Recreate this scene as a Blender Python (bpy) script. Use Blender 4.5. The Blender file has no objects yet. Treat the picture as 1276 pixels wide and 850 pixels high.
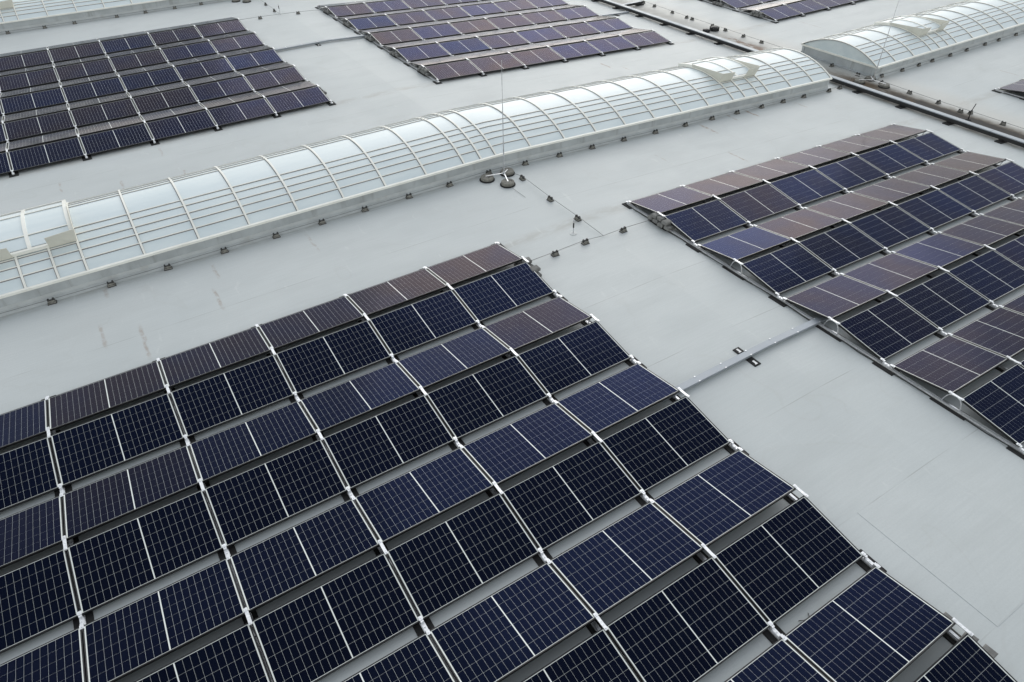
import bpy, math, random
from mathutils import Vector, Matrix

random.seed(7)
S = bpy.context.scene
COL = S.collection

# ------------------------------------------------------------------ camera
cam_d = bpy.data.cameras.new('camera')
cam = bpy.data.objects.new('camera', cam_d)
COL.objects.link(cam)
S.camera = cam
cam_d.sensor_width = 36.0
cam_d.lens = 24.003
cam_d.clip_start = 0.1
cam_d.clip_end = 2000
CP = Vector((-6.5559, -11.1316, 8.1035))
yaw, pit, rol = 1.0173, 0.6977, -0.0169
cf = Vector((math.cos(yaw) * math.cos(pit), math.sin(yaw) * math.cos(pit), -math.sin(pit)))
cr0 = Vector((math.sin(yaw), -math.cos(yaw), 0))
cu0 = cr0.cross(cf)
cr = math.cos(rol) * cr0 + math.sin(rol) * cu0
cu = -math.sin(rol) * cr0 + math.cos(rol) * cu0
M = Matrix.Identity(4)
for i in range(3):
    M[i][0], M[i][1], M[i][2], M[i][3] = cr[i], cu[i], -cf[i], CP[i]
cam.matrix_world = M

# ------------------------------------------------------------------ sky, sun, exposure
SUN_EL, SUN_AZ = 30.0, 50.0          # azimuth measured from +X towards +Y
w = bpy.data.worlds.new('World')
S.world = w
w.use_nodes = True
nt = w.node_tree
bg = nt.nodes['Background']
sky = nt.nodes.new('ShaderNodeTexSky')
sky.sky_type = 'NISHITA'
sky.sun_disc = False
sky.sun_elevation = math.radians(SUN_EL)
sky.sun_rotation = math.radians(90 - SUN_AZ)
sky.air_density = 2.0
sky.dust_density = 0.6
sky.ozone_density = 1.0
hs = nt.nodes.new('ShaderNodeHueSaturation')
hs.inputs['Saturation'].default_value = 0.25
nt.links.new(sky.outputs[0], hs.inputs['Color'])
nt.links.new(hs.outputs[0], bg.inputs[0])
bg.inputs[1].default_value = 0.15
sun_d = bpy.data.lights.new('sun', 'SUN')
sun_d.energy = 0.55
sun_d.angle = math.radians(50)
sun_d.color = (1.0, 0.97, 0.93)
sun = bpy.data.objects.new('sun', sun_d)
COL.objects.link(sun)
sd = Vector((math.cos(math.radians(SUN_AZ)) * math.cos(math.radians(SUN_EL)),
             math.sin(math.radians(SUN_AZ)) * math.cos(math.radians(SUN_EL)),
             math.sin(math.radians(SUN_EL))))
sun.rotation_euler = sd.to_track_quat('Z', 'Y').to_euler()
sun.location = (0, 0, 30)
S.view_settings.view_transform = 'Standard'
S.view_settings.look = 'None'
S.view_settings.gamma = 1.0
S.view_settings.use_curve_mapping = False
S.view_settings.exposure = 0.42
S.render.resolution_x, S.render.resolution_y = 1024, 682
S.cycles.max_bounces = 6

# ------------------------------------------------------------------ helpers
def in_view(pts, margin=0.10):
    """True when a point of the list is inside the picture (with a margin)."""
    for p in pts:
        d = Vector(p) - CP
        z = d.dot(cf)
        if z < 0.1:
            continue
        u = 0.5 + 0.6667 * d.dot(cr) / z
        v = 0.5 - 0.6667 * 1.5012 * d.dot(cu) / z
        if -margin < u < 1 + margin and -margin < v < 1 + margin:
            return True
    return False

def px_len(a, b):
    r = []
    for p in (a, b):
        d = Vector(p) - CP
        z = max(d.dot(cf), 0.1)
        r.append((850.8 * d.dot(cr) / z, 850.8 * d.dot(cu) / z))
    return math.hypot(r[0][0] - r[1][0], r[0][1] - r[1][1])

class MB:
    def __init__(self):
        self.v, self.f = [], []
    def add(self, vs, fs, mat=None):
        o = len(self.v)
        for p in vs:
            p = Vector(p)
            if mat is not None:
                p = mat @ p
            self.v.append(tuple(p))
        for f in fs:
            self.f.append(tuple(o + i for i in f))
        return self
    def box(self, x0, x1, y0, y1, z0, z1, mat=None):
        return self.add([(x0, y0, z0), (x1, y0, z0), (x1, y1, z0), (x0, y1, z0),
                         (x0, y0, z1), (x1, y0, z1), (x1, y1, z1), (x0, y1, z1)],
                        [(3, 2, 1, 0), (4, 5, 6, 7), (0, 1, 5, 4), (1, 2, 6, 5), (2, 3, 7, 6), (3, 0, 4, 7)], mat)
    def frustum(self, x, y, z0, z1, ax, ay, bx, by, mat=None):
        vs = [(x - ax, y - ay, z0), (x + ax, y - ay, z0), (x + ax, y + ay, z0), (x - ax, y + ay, z0),
              (x - bx, y - by, z1), (x + bx, y - by, z1), (x + bx, y + by, z1), (x - bx, y + by, z1)]
        return self.add(vs, [(3, 2, 1, 0), (4, 5, 6, 7), (0, 1, 5, 4), (1, 2, 6, 5), (2, 3, 7, 6), (3, 0, 4, 7)], mat)
    def tube(self, pts, r, n=6, mat=None):
        pts = [Vector(p) for p in pts]
        vs, fs = [], []
        for i, p in enumerate(pts):
            t = (pts[min(i + 1, len(pts) - 1)] - pts[max(i - 1, 0)]).normalized()
            a = Vector((0, 0, 1)) if abs(t.z) < 0.9 else Vector((1, 0, 0))
            s = t.cross(a).normalized()
            b = s.cross(t)
            for k in range(n):
                q = 2 * math.pi * k / n
                vs.append(p + r * (math.cos(q) * s + math.sin(q) * b))
        for i in range(len(pts) - 1):
            for k in range(n):
                fs.append((i * n + k, i * n + (k + 1) % n, (i + 1) * n + (k + 1) % n, (i + 1) * n + k))
        fs.append(tuple(range(n)))
        fs.append(tuple(reversed(range((len(pts) - 1) * n, len(pts) * n))))
        return self.add(vs, fs, mat)
    def bar(self, pts, nrm, w, t, mat=None):
        """rectangular bar along pts; nrm gives the up direction for each point, w width, t thickness (up)"""
        pts = [Vector(p) for p in pts]
        vs, fs = [], []
        for i, p in enumerate(pts):
            d = (pts[min(i + 1, len(pts) - 1)] - pts[max(i - 1, 0)]).normalized()
            u = Vector(nrm[i]).normalized()
            s = d.cross(u).normalized()
            vs += [p - s * w / 2, p + s * w / 2, p + s * w / 2 + u * t, p - s * w / 2 + u * t]
        for i in range(len(pts) - 1):
            a, b = 4 * i, 4 * i + 4
            for k in range(4):
                fs.append((a + k, a + (k + 1) % 4, b + (k + 1) % 4, b + k))
        fs.append((3, 2, 1, 0))
        e = 4 * (len(pts) - 1)
        fs.append((e, e + 1, e + 2, e + 3))
        return self.add(vs, fs, mat)
    def lathe(self, prof, n=20, mat=None):
        vs, fs = [], []
        for r, z in prof:
            for k in range(n):
                q = 2 * math.pi * k / n
                vs.append((r * math.cos(q), r * math.sin(q), z))
        for i in range(len(prof) - 1):
            for k in range(n):
                fs.append((i * n + k, i * n + (k + 1) % n, (i + 1) * n + (k + 1) % n, (i + 1) * n + k))
        fs.append(tuple(reversed(range(n))))
        fs.append(tuple(range((len(prof) - 1) * n, len(prof) * n)))
        return self.add(vs, fs, mat)
    def mesh(self, name, mat, smooth=False):
        me = bpy.data.meshes.new(name)
        me.from_pydata(self.v, [], self.f)
        me.materials.append(mat)
        if smooth:
            for p in me.polygons:
                p.use_smooth = True
        me.update()
        return me

def link(name, me, parent=None, mat=None):
    o = bpy.data.objects.new(name, me)
    COL.objects.link(o)
    if parent is not None:
        o.parent = parent
    if mat is not None:
        o.matrix_local = mat
    return o

def tag(o, label=None, cat=None, group=None, kind=None):
    if label: o['label'] = label
    if cat: o['category'] = cat
    if group: o['group'] = group
    if kind: o['kind'] = kind
    return o

def empty(name, mat, label, cat, group=None):
    o = bpy.data.objects.new(name, None)
    o.empty_display_size = 0.1
    COL.objects.link(o)
    o.matrix_world = mat
    return tag(o, label, cat, group)

ORD = ['first', 'second', 'third', 'fourth', 'fifth', 'sixth', 'seventh', 'eighth', 'ninth', 'tenth', 'eleventh',
       'twelfth', 'thirteenth', 'fourteenth', 'fifteenth', 'sixteenth', 'seventeenth', 'eighteenth', 'nineteenth',
       'twentieth', 'twenty-first', 'twenty-second', 'twenty-third', 'twenty-fourth', 'twenty-fifth']

# ------------------------------------------------------------------ materials
def lin(c):
    return tuple(((x / 255 + 0.055) / 1.055) ** 2.4 if x > 10 else x / 255 / 12.92 for x in c) + (1,)

class NT:
    def __init__(self, m):
        self.t = m.node_tree
        self.n = self.t.nodes
    def new(self, typ, **kw):
        n = self.n.new(typ)
        for k, v in kw.items():
            setattr(n, k, v)
        return n
    def put(self, sock, v):
        if isinstance(v, bpy.types.NodeSocket):
            self.t.links.new(v, sock)
        else:
            sock.default_value = v
    def math(self, op, a, b=None, c=None, clamp=False):
        n = self.new('ShaderNodeMath', operation=op)
        n.use_clamp = clamp
        self.put(n.inputs[0], a)
        if b is not None: self.put(n.inputs[1], b)
        if c is not None: self.put(n.inputs[2], c)
        return n.outputs[0]
    def ramp(self, v, a, b, lo=0.0, hi=1.0, smooth=True):
        n = self.new('ShaderNodeMapRange')
        n.interpolation_type = 'SMOOTHSTEP' if smooth else 'LINEAR'
        self.put(n.inputs[0], v)
        for i, x in enumerate((a, b, lo, hi)):
            n.inputs[i + 1].default_value = x
        return n.outputs[0]
    def mix(self, f, a, b, blend='MIX'):
        n = self.new('ShaderNodeMix', data_type='RGBA', blend_type=blend)
        self.put(n.inputs[0], f)
        self.put(n.inputs[6], a)
        self.put(n.inputs[7], b)
        return n.outputs[2]
    def noise(self, vec, scale, detail=3.0, rough=0.55, dist=0.0):
        n = self.new('ShaderNodeTexNoise')
        self.put(n.inputs['Vector'], vec)
        n.inputs['Scale'].default_value = scale
        n.inputs['Detail'].default_value = detail
        n.inputs['Roughness'].default_value = rough
        n.inputs['Distortion'].default_value = dist
        return n.outputs['Fac']
    def mapping(self, vec, scale=(1, 1, 1), loc=(0, 0, 0)):
        n = self.new('ShaderNodeMapping')
        self.put(n.inputs[0], vec)
        n.inputs['Scale'].default_value = scale
        n.inputs['Location'].default_value = loc
        return n.outputs[0]
    def bump(self, h, strength=0.2, dist=0.01):
        n = self.new('ShaderNodeBump')
        self.put(n.inputs['Height'], h)
        n.inputs['Strength'].default_value = strength
        n.inputs['Distance'].default_value = dist
        return n.outputs[0]

def new_mat(name):
    m = bpy.data.materials.new(name)
    m.use_nodes = True
    return m, NT(m), m.node_tree.nodes['Principled BSDF']

def simple(name, col, rough=0.5, metal=0.0, var=0.15, vscale=6.0, bump=0.0, bscale=80.0, dirt=None, spec=0.5, dmap=None):
    m, n, b = new_mat(name)
    geo = n.new('ShaderNodeNewGeometry')
    pos = geo.outputs['Position']
    c = tuple(col) + (1,) if len(col) == 3 else col
    nz = n.noise(pos, vscale, 4.0)
    f = n.ramp(nz, 0.3, 0.7)
    dark = tuple(x * (1 - var) for x in c[:3]) + (1,)
    lite = tuple(min(1, x * (1 + var)) for x in c[:3]) + (1,)
    out = n.mix(f, dark, lite)
    if dirt:
        nz2 = n.noise(n.mapping(pos, dmap) if dmap else pos, vscale * 0.6, 5.0, 0.65)
        out = n.mix(n.ramp(nz2, 0.52, 0.75, 0.0, 0.8), out, tuple(dirt) + (1,))
    n.put(b.inputs['Base Color'], out)
    n.put(b.inputs['Roughness'], n.ramp(nz, 0.3, 0.7, rough * 0.85, min(1, rough * 1.15)))
    b.inputs['Metallic'].default_value = metal
    b.inputs['Specular IOR Level'].default_value = spec
    if bump:
        n.put(b.inputs['Normal'], n.bump(n.noise(pos, bscale, 3.0), bump, 0.01))
    return m

MAT = {}
MAT['frame'] = simple('black_anodised_frame', (0.012, 0.012, 0.014), 0.4, 0.2, 0.2)
MAT['alu'] = simple('mill_aluminium', (0.62, 0.63, 0.65), 0.38, 0.85, 0.15, 20)
MAT['alu_bright'] = simple('clamp_aluminium', (0.80, 0.81, 0.83), 0.42, 0.55, 0.12, 40)
MAT['zinc'] = simple('galvanised_tray', (0.32, 0.35, 0.385), 0.5, 0.3, 0.08, 3)
MAT['rubber'] = simple('black_rubber', (0.012, 0.012, 0.013), 0.85, 0, 0.3, 15, 0.3, 200)
MAT['plastic'] = simple('black_plastic', (0.015, 0.015, 0.016), 0.5, 0, 0.2, 15)
MAT['concrete'] = simple('weathered_concrete', (0.20, 0.195, 0.175), 0.9, 0, 0.25, 14, 0.6, 60, dirt=(0.10, 0.095, 0.08))
MAT['stone'] = simple('ballast_concrete', (0.19, 0.19, 0.185), 0.9, 0, 0.25, 9, 0.6, 60, dirt=(0.10, 0.10, 0.095))
MAT['cream'] = simple('cream_coated_aluminium', (0.83, 0.83, 0.78), 0.4, 0, 0.04, 3, dirt=(0.72, 0.71, 0.65))
MAT['curb'] = simple('galvanised_curb', (0.46, 0.49, 0.505), 0.5, 0.1, 0.10, 2.2, dirt=(0.30, 0.31, 0.31), dmap=(3.2, 3.2, 0.5))
MAT['cream_dull'] = simple('dull_cream_sheet', (0.64, 0.63, 0.56), 0.5, 0, 0.05, 3)
MAT['flash'] = simple('membrane_flashing', (0.50, 0.525, 0.53), 0.6, 0, 0.06, 3, dirt=(0.40, 0.40, 0.385))
MAT['gasket_shadow'] = simple('grey_gasket_shadow', (0.20, 0.19, 0.195), 0.7)  # sealing edge whose grey also paints shadow lines along ribs and bars
MAT['wire'] = simple('aluminium_wire', (0.20, 0.21, 0.21), 0.5, 0.2, 0.1)
MAT['pale'] = simple('pale_membrane_collar', (0.55, 0.57, 0.57), 0.6)
MAT['white'] = simple('white_print', (0.75, 0.75, 0.75), 0.6)
MAT['cable'] = simple('black_cable', (0.012, 0.012, 0.012), 0.5)

# white backsheet seen through the cover glass
m, n, b = new_mat('laminate_backsheet')
b.inputs['Base Color'].default_value = (0.74, 0.77, 0.73, 1)
b.inputs['Roughness'].default_value = 0.5
b.inputs['Coat Weight'].default_value = 1.0
b.inputs['Coat Roughness'].default_value = 0.06
b.inputs['Coat IOR'].default_value = 1.38
MAT['backsheet'] = m

def cell_mat(name, base, refl, rough=0.13, dust=0.0):
    """silicon under anti-reflective glass: dark body, coloured reflection weighted by Fresnel"""
    m, n, b = new_mat(name)
    tc = n.new('ShaderNodeTexCoord').outputs['Object']
    geo = n.new('ShaderNodeNewGeometry').outputs['Position']
    # thin collector wires run along the long side of the module
    sep = n.new('ShaderNodeSeparateXYZ')
    n.put(sep.inputs[0], tc)
    wv = n.math('FRACT', n.math('MULTIPLY', sep.outputs[1], 1 / 0.01845))
    line = n.math('LESS_THAN', n.math('ABSOLUTE', n.math('SUBTRACT', wv, 0.5)), 0.05)
    nz = n.noise(geo, 1.1, 3.0)
    col = n.mix(n.ramp(nz, 0.3, 0.7), tuple(x * 0.16 for x in base) + (1,), tuple(x * 0.26 for x in base) + (1,))
    col = n.mix(n.math('MULTIPLY', line, 0.25), col, (0.05, 0.06, 0.075, 1))
    n.put(b.inputs['Base Color'], col)
    b.inputs['Roughness'].default_value = 0.6
    b.inputs['Specular IOR Level'].default_value = 0.0
    gl = n.new('ShaderNodeBsdfGlossy')
    rc = n.mix(n.ramp(n.noise(geo, 0.7, 2.0), 0.35, 0.65), tuple(refl) + (1,), tuple(x * y for x, y in zip(refl, (0.86, 0.95, 1.12))) + (1,))
    n.put(gl.inputs['Roughness'], n.ramp(n.noise(geo, 2.3, 4.0), 0.3, 0.7, rough * 0.8, rough * 1.3))
    fr = n.new('ShaderNodeFresnel')
    fr.inputs['IOR'].default_value = 1.31
    navy = n.mix(n.ramp(fr.outputs[0], 0.019, 0.060), (0.15, 0.22, 0.60, 1), rc)
    navy = n.mix(n.ramp(fr.outputs[0], 0.08, 0.18, 0.0, 0.6), navy, (0.46, 0.42, 0.44, 1))
    n.put(gl.inputs['Color'], n.mix(n.ramp(fr.outputs[0], 0.10, 0.55), navy, (0.78, 0.80, 0.84, 1)))
    mx = n.new('ShaderNodeMixShader')
    n.put(mx.inputs[0], fr.outputs[0])
    n.put(mx.inputs[1], b.outputs[0])
    n.put(mx.inputs[2], gl.outputs[0])
    n.put(n.n['Material Output'].inputs[0], mx.outputs[0])
    return m

TINTS = [((0.0035, 0.0075, 0.022), (0.29, 0.35, 0.64)),    # 0 blue
         ((0.0038, 0.0074, 0.021), (0.32, 0.34, 0.56)),    # 1 blue violet
         ((0.0038, 0.0070, 0.020), (0.40, 0.39, 0.60)),    # 2 violet
         ((0.0040, 0.0066, 0.018), (0.47, 0.42, 0.54)),    # 3 mauve
         ((0.0042, 0.0064, 0.016), (0.55, 0.46, 0.51))]    # 4 brown
CELLM = [cell_mat('solar_cell_tint_%s' % k, *t) for k, t in zip(('blue', 'blue_violet', 'violet', 'mauve', 'brown'), TINTS)]

# skylight sheets: opal polycarbonate
m, n, b = new_mat('opal_polycarbonate')
geo = n.new('ShaderNodeNewGeometry').outputs['Position']
nz = n.noise(n.mapping(geo, (0.5, 2.0, 2.0)), 1.6, 4.0)
n.put(b.inputs['Base Color'], n.mix(n.ramp(nz, 0.3, 0.7), (0.60, 0.68, 0.71, 1), (0.67, 0.74, 0.76, 1)))
n.put(b.inputs['Roughness'], n.ramp(nz, 0.3, 0.7, 0.36, 0.46))
b.inputs['IOR'].default_value = 1.6
b.inputs['Specular IOR Level'].default_value = 0.5
n.put(b.inputs['Normal'], n.bump(n.noise(n.mapping(geo, (0.25, 3.0, 3.0)), 1.3, 2.0), 0.12, 0.03))
MAT['poly'] = m

# roof membrane
XR, XG, K = 2.2749, 16.9, 0.0492
ZG = -K * (XG - XR)
XL = 2 * XR - XG
def rz(x):
    if x < XL: return K * (XL - x)
    if x < XR: return 0.0
    if x < XG: return -K * (x - XR)
    if x < 2 * XG - XR: return ZG
    return ZG - K * (x - (2 * XG - XR))

m, n, b = new_mat('roof_membrane')
geo = n.new('ShaderNodeNewGeometry').outputs['Position']
sep = n.new('ShaderNodeSeparateXYZ')
n.put(sep.inputs[0], geo)
X, Y = sep.outputs[0], sep.outputs[1]
big = n.noise(geo, 0.22, 4.0, 0.6)
mid = n.noise(n.mapping(geo, (0.5, 1.6, 1.0)), 1.1, 5.0, 0.6, 0.3)
fine = n.noise(geo, 38.0, 3.0, 0.7)
col = n.mix(n.ramp(big, 0.32, 0.68), (0.490, 0.525, 0.533, 1), (0.545, 0.575, 0.578, 1))
col = n.mix(n.ramp(mid, 0.45, 0.75, 0.0, 0.35), col, (0.45, 0.475, 0.475, 1))
col = n.mix(n.ramp(fine, 0.35, 0.75, 0.0, 0.25), col, (0.38, 0.41, 0.415, 1))
brush = n.noise(n.mapping(geo, (1.2, 26.0, 1.0)), 1.0, 4.0, 0.65)
col = n.mix(n.ramp(brush, 0.3, 0.75, 0.0, 0.32), col, (0.42, 0.45, 0.455, 1))
mot = n.noise(n.mapping(geo, (0.8, 1.0, 1.0)), 0.75, 5.0, 0.62, 0.8)
col = n.mix(n.ramp(mot, 0.38, 0.66, 0.0, 0.16), col, (0.43, 0.455, 0.455, 1))
# tide lines of dried puddles
ring = n.ramp(n.math('ABSOLUTE', n.math('SUBTRACT', n.noise(geo, 0.33, 3.0, 0.5, 0.5), 0.53)), 0.0, 0.008, 0.10, 0.0)
col = n.mix(n.math('MULTIPLY', ring, n.ramp(mot, 0.35, 0.6)), col, (0.36, 0.36, 0.33, 1))
# grime gathered along the skylight curbs and array edges
gr = None
for yc in (3.22, 25.2, -0.05, 10.1):
    q = n.ramp(n.math('ABSOLUTE', n.math('SUBTRACT', Y, yc)), 0.02, 0.30, 1.0, 0.0)
    gr = q if gr is None else n.math('MAXIMUM', gr, q)
gr = n.math('MULTIPLY', gr, n.ramp(n.noise(n.mapping(geo, (1.0, 2.5, 1.0)), 1.7, 5.0, 0.65), 0.35, 0.65, 0.05, 0.5))
col = n.mix(gr, col, (0.33, 0.325, 0.30, 1))
# pale scuffs where water dried
sc = n.noise(n.mapping(geo, (3.0, 0.9, 1.0)), 1.6, 3.0, 0.5, 0.6)
col = n.mix(n.math('MULTIPLY', n.ramp(sc, 0.66, 0.74), 0.22), col, (0.66, 0.68, 0.67, 1))
# welded laps every 1.97 m
lap = n.math('FRACT', n.math('MULTIPLY', n.math('ADD', Y, 8.77 + 197.0), 1 / 1.97))
lapm = n.math('LESS_THAN', n.math('MULTIPLY', lap, 1.97), 0.014)
lapn = n.ramp(n.noise(geo, 0.8, 2.0), 0.40, 0.62)
col = n.mix(n.math('MULTIPLY', n.math('MULTIPLY', lapm, lapn), 0.5), col, (0.22, 0.23, 0.22, 1))
# rust and dirt runs (x, y from, y to, half width, strength)
RUNS = [(9.06, 2.2, 3.05, .065, 1), (10.42, 2.7, 3.2, .06, .9), (11.27, 2.6, 3.2, .065, 1), (13.35, 2.4, 3.0, .05, .8),
        (-5.52, 2.15, 2.85, .05, .5), (-5.72, 1.0, 1.9, .05, .55), (-7.22, 0.2, 1.45, .05, .5), (-7.85, 1.0, 1.9, .05, .4),
        (-7.6, 2.7, 3.2, .06, .35), (-3.39, 2.0, 2.95, .05, .35), (8.28, 0.3, 1.1, .05, .7), (26.6, 1.6, 3.0, .05, .55),
        (-5.02, 7.3, 7.95, .05, .5), (-6.53, 7.5, 8.2, .05, .45), (-5.29, 9.1, 9.8, .05, .4), (-7.9, 8.3, 9.0, .04, .4),
        (10.2, 8.6, 9.4, .06, .8), (10.65, 8.2, 8.6, .06, .8), (21.6, 8.2, 9.6, .04, .45), (22.5, 0.4, 1.2, .05, .4), (6.3, 1.2, 2.0, .03, .35)]
wob = n.math('MULTIPLY', n.math('SUBTRACT', n.noise(geo, 3.0, 2.0), 0.5), 0.09)
XW = n.math('ADD', X, wob)
runs = None
for (rx, ya, yb, hw, st) in RUNS:
    a = n.ramp(n.math('ABSOLUTE', n.math('SUBTRACT', XW, rx)), 0.2 * hw, hw, st, 0.0)
    c = n.ramp(n.math('ABSOLUTE', n.math('SUBTRACT', Y, (ya + yb) / 2)), (yb - ya) * 0.3, (yb - ya) * 0.55, 1.0, 0.0)
    t = n.math('MULTIPLY', a, c)
    runs = t if runs is None else n.math('MAXIMUM', runs, t)
brk = n.ramp(n.noise(n.mapping(geo, (2, 1, 1)), 5.5, 4.0, 0.65), 0.36, 0.62)
col = n.mix(n.math('MULTIPLY', runs, brk), col, (0.27, 0.18, 0.125, 1))
# beige film beside the gutter
fm = n.math('MULTIPLY', n.ramp(n.math('ABSOLUTE', n.math('SUBTRACT', X, 17.6)), 0.3, 1.7, 1.0, 0.0), n.ramp(big, 0.3, 0.6, 0.15, 0.5))
col = n.mix(fm, col, (0.50, 0.47, 0.42, 1))
# silt in the gutter valley
gd = n.math('ABSOLUTE', n.math('SUBTRACT', n.math('ADD', X, n.math('MULTIPLY', n.math('SUBTRACT', n.noise(geo, 1.6, 4.0, 0.65), 0.5), 0.5)), 16.95))
near = n.ramp(Y, 3.0, 6.5, 1.0, 0.0)
g1 = n.math('MULTIPLY', n.ramp(gd, 0.30, 0.95, 1.0, 0.0), n.math('MAXIMUM', near, 0.30))
gn = n.ramp(n.noise(n.mapping(geo, (1.5, 0.6, 1)), 2.2, 5.0, 0.7), 0.15, 0.5)
col = n.mix(n.math('MULTIPLY', g1, gn), col, (0.115, 0.09, 0.065, 1))
wet = n.math('MULTIPLY', n.ramp(gd, 0.30, 0.55, 1.0, 0.0), n.ramp(Y, 1.2, 3.0, 1.0, 0.0))
wet = n.math('MULTIPLY', wet, n.ramp(n.noise(geo, 1.3, 4.0, 0.6), 0.25, 0.42))
col = n.mix(n.math('MULTIPLY', wet, 0.9), col, (0.075, 0.072, 0.07, 1))
# rusty patches further up the gutter
pn = n.ramp(n.noise(n.mapping(geo, (1.2, 0.6, 1)), 1.9, 4.0, 0.7), 0.46, 0.58)
pm = n.math('MULTIPLY', n.ramp(n.math('ABSOLUTE', n.math('SUBTRACT', Y, 8.6)), 0.8, 2.0, 1.0, 0.0), n.ramp(gd, 0.25, 0.7, 1.0, 0.0))
col = n.mix(n.math('MULTIPLY', pm, pn), col, (0.16, 0.095, 0.06, 1))
n.put(b.inputs['Base Color'], col)
rgh = n.ramp(mid, 0.3, 0.7, 0.52, 0.58)
n.put(b.inputs['Roughness'], n.mix(wet, rgh, 0.22) if False else n.math('ADD', rgh, n.math('MULTIPLY', n.math('MAXIMUM', wet, g1), 0.30)))
n.put(b.inputs['Specular IOR Level'], n.math('SUBTRACT', 0.5, n.math('MULTIPLY', n.math('MAXIMUM', wet, g1), 0.4)))
hgt = n.math('ADD', n.math('MULTIPLY', fine, 0.35), n.math('MULTIPLY', mid, 1.0))
n.put(b.inputs['Normal'], n.bump(hgt, 0.25, 0.012))
MAT['roof'] = m

# ------------------------------------------------------------------ roof
xs = [-90, XL, XR, XG, 2 * XG - XR, 110]
mb = MB()
for i in range(len(xs) - 1):
    a, c = xs[i], xs[i + 1]
    mb.add([(a, -70, rz(a)), (c, -70, rz(c)), (c, 120, rz(c)), (a, 120, rz(a))], [(0, 1, 2, 3)])
roof = link('roof', mb.mesh('roof', MAT['roof']))
tag(roof, kind='structure')
# loose-edged membrane sheets in the aisle
SLOPE = math.atan(K)
def sheet(x0, x1, y0, y1):
    mm = MB()
    h = 0.004
    vs = []
    for x in ([x0, XR, x1] if x0 < XR < x1 else [x0, x1]):
        vs += [(x, y0, rz(x) + h), (x, y1, rz(x) + h)]
    k = len(vs) // 2
    fs = [(2 * i, 2 * i + 2, 2 * i + 3, 2 * i + 1) for i in range(k - 1)]
    low = [(p[0], p[1], p[2] - h - 0.002) for p in vs]
    o = len(vs)
    mm.add(vs + low, fs + [(0, 1, o + 1, o), (2 * k - 1, 2 * k - 2, o + 2 * k - 2, o + 2 * k - 1)]
           + [(2 * i + 2, 2 * i, o + 2 * i, o + 2 * i + 2) for i in range(k - 1)]
           + [(2 * i + 1, 2 * i + 3, o + 2 * i + 3, o + 2 * i + 1) for i in range(k - 1)])
    return link('membrane_sheet', mm.mesh('membrane_sheet', MAT['roof']), roof)
sheet(0.58, 9.0, -10.745, -8.765)

# ------------------------------------------------------------------ solar arrays
P, R = 1.775, 2.3602
TH = math.radians(8.7)
ML, MW, FT = 1.760, 1.038, 0.035
LIP, MX, MYM, CG = 0.015, 0.016, 0.007, 0.014
CPX = (ML - 2 * LIP - 2 * MX - CG) / 20
CPY = (MW - 2 * LIP - 2 * MYM) / 6
GAP = 0.0024
HR = 0.07
WC = MW * math.cos(TH)
RY0 = -(HR + WC)                 # first ridge
LOWZ = 0.10

fm_ = MB()
fm_.box(-ML / 2, ML / 2, 0, LIP, 0, FT).box(-ML / 2, ML / 2, MW - LIP, MW, 0, FT)
fm_.box(-ML / 2, -ML / 2 + LIP, LIP, MW - LIP, 0, FT).box(ML / 2 - LIP, ML / 2, LIP, MW - LIP, 0, FT)
fm_.box(-ML / 2 + LIP, ML / 2 - LIP, LIP, MW - LIP, 0.018, 0.0255)
FRAME_ME = fm_.mesh('frame', MAT['frame'])
LAM_ME = MB().box(-ML / 2 + LIP, ML / 2 - LIP, LIP, MW - LIP, 0.026, 0.0315).mesh('laminate', MAT['backsheet'])
BOX_ME = MB().box(-0.055, 0.055, 0.90, 0.98, 0.005, 0.024).mesh('junction_box', MAT['plastic'])
cell_pos = []
for i in range(20):
    cx = -ML / 2 + LIP + MX + (i + 0.5) * CPX + (CG if i >= 10 else 0)
    for j in range(6):
        cell_pos.append((cx, LIP + MYM + (j + 0.5) * CPY))
CW, CH = CPX - GAP, CPY - GAP
GRID_ME, CELL_ME = [], []
for k, cm in enumerate(CELLM):
    g = MB()
    for cx, cy in cell_pos:
        g.box(cx - CW / 2, cx + CW / 2, cy - CH / 2, cy + CH / 2, 0.0310, 0.0325)
    GRID_ME.append(g.mesh('cell_field', cm))
    CELL_ME.append(MB().box(-CW / 2, CW / 2, -CH / 2, CH / 2, 0.0310, 0.0325).mesh('cell', cm))

# mounting hardware shared by every column
rc = MB()
zt = LOWZ + MW * math.sin(TH)
rc.box(-0.022, 0.022, -0.085, 0.085, zt + 0.006, zt + 0.014)
for s in (-1, 1):
    rc.box(-0.022, 0.022, s * 0.10 - 0.024, s * 0.10 + 0.024, zt + 0.002, zt + 0.020)
    rc.lathe([(0.009, 0), (0.009, 0.008)], 8, Matrix.Translation((0, s * 0.10, zt + 0.020)))
RIDGE_CLAMP = rc.mesh('ridge_clamp', MAT['alu_bright'])
vc = MB()
vc.box(-0.024, 0.024, -0.055, 0.055, 0.05, 0.075)
for s in (-1, 1):
    vc.box(-0.024, 0.024, s * 0.108 - 0.028, s * 0.108 + 0.028, LOWZ + 0.002, LOWZ + 0.016)
    vc.box(-0.020, 0.020, s * 0.066 - 0.012, s * 0.066 + 0.012, 0.055, LOWZ + 0.010)
    vc.lathe([(0.009, 0), (0.009, 0.008)], 8, Matrix.Translation((0, s * 0.108, LOWZ + 0.016)))
vc.lathe([(0.010, 0), (0.010, 0.012)], 8, Matrix.Translation((0, 0, 0.075)))
VALLEY_CLAMP = vc.mesh('valley_clamp', MAT['alu_bright'])
ec = MB()
ec.box(-0.024, 0.024, -0.075, 0.02, 0.05, 0.070)
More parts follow.
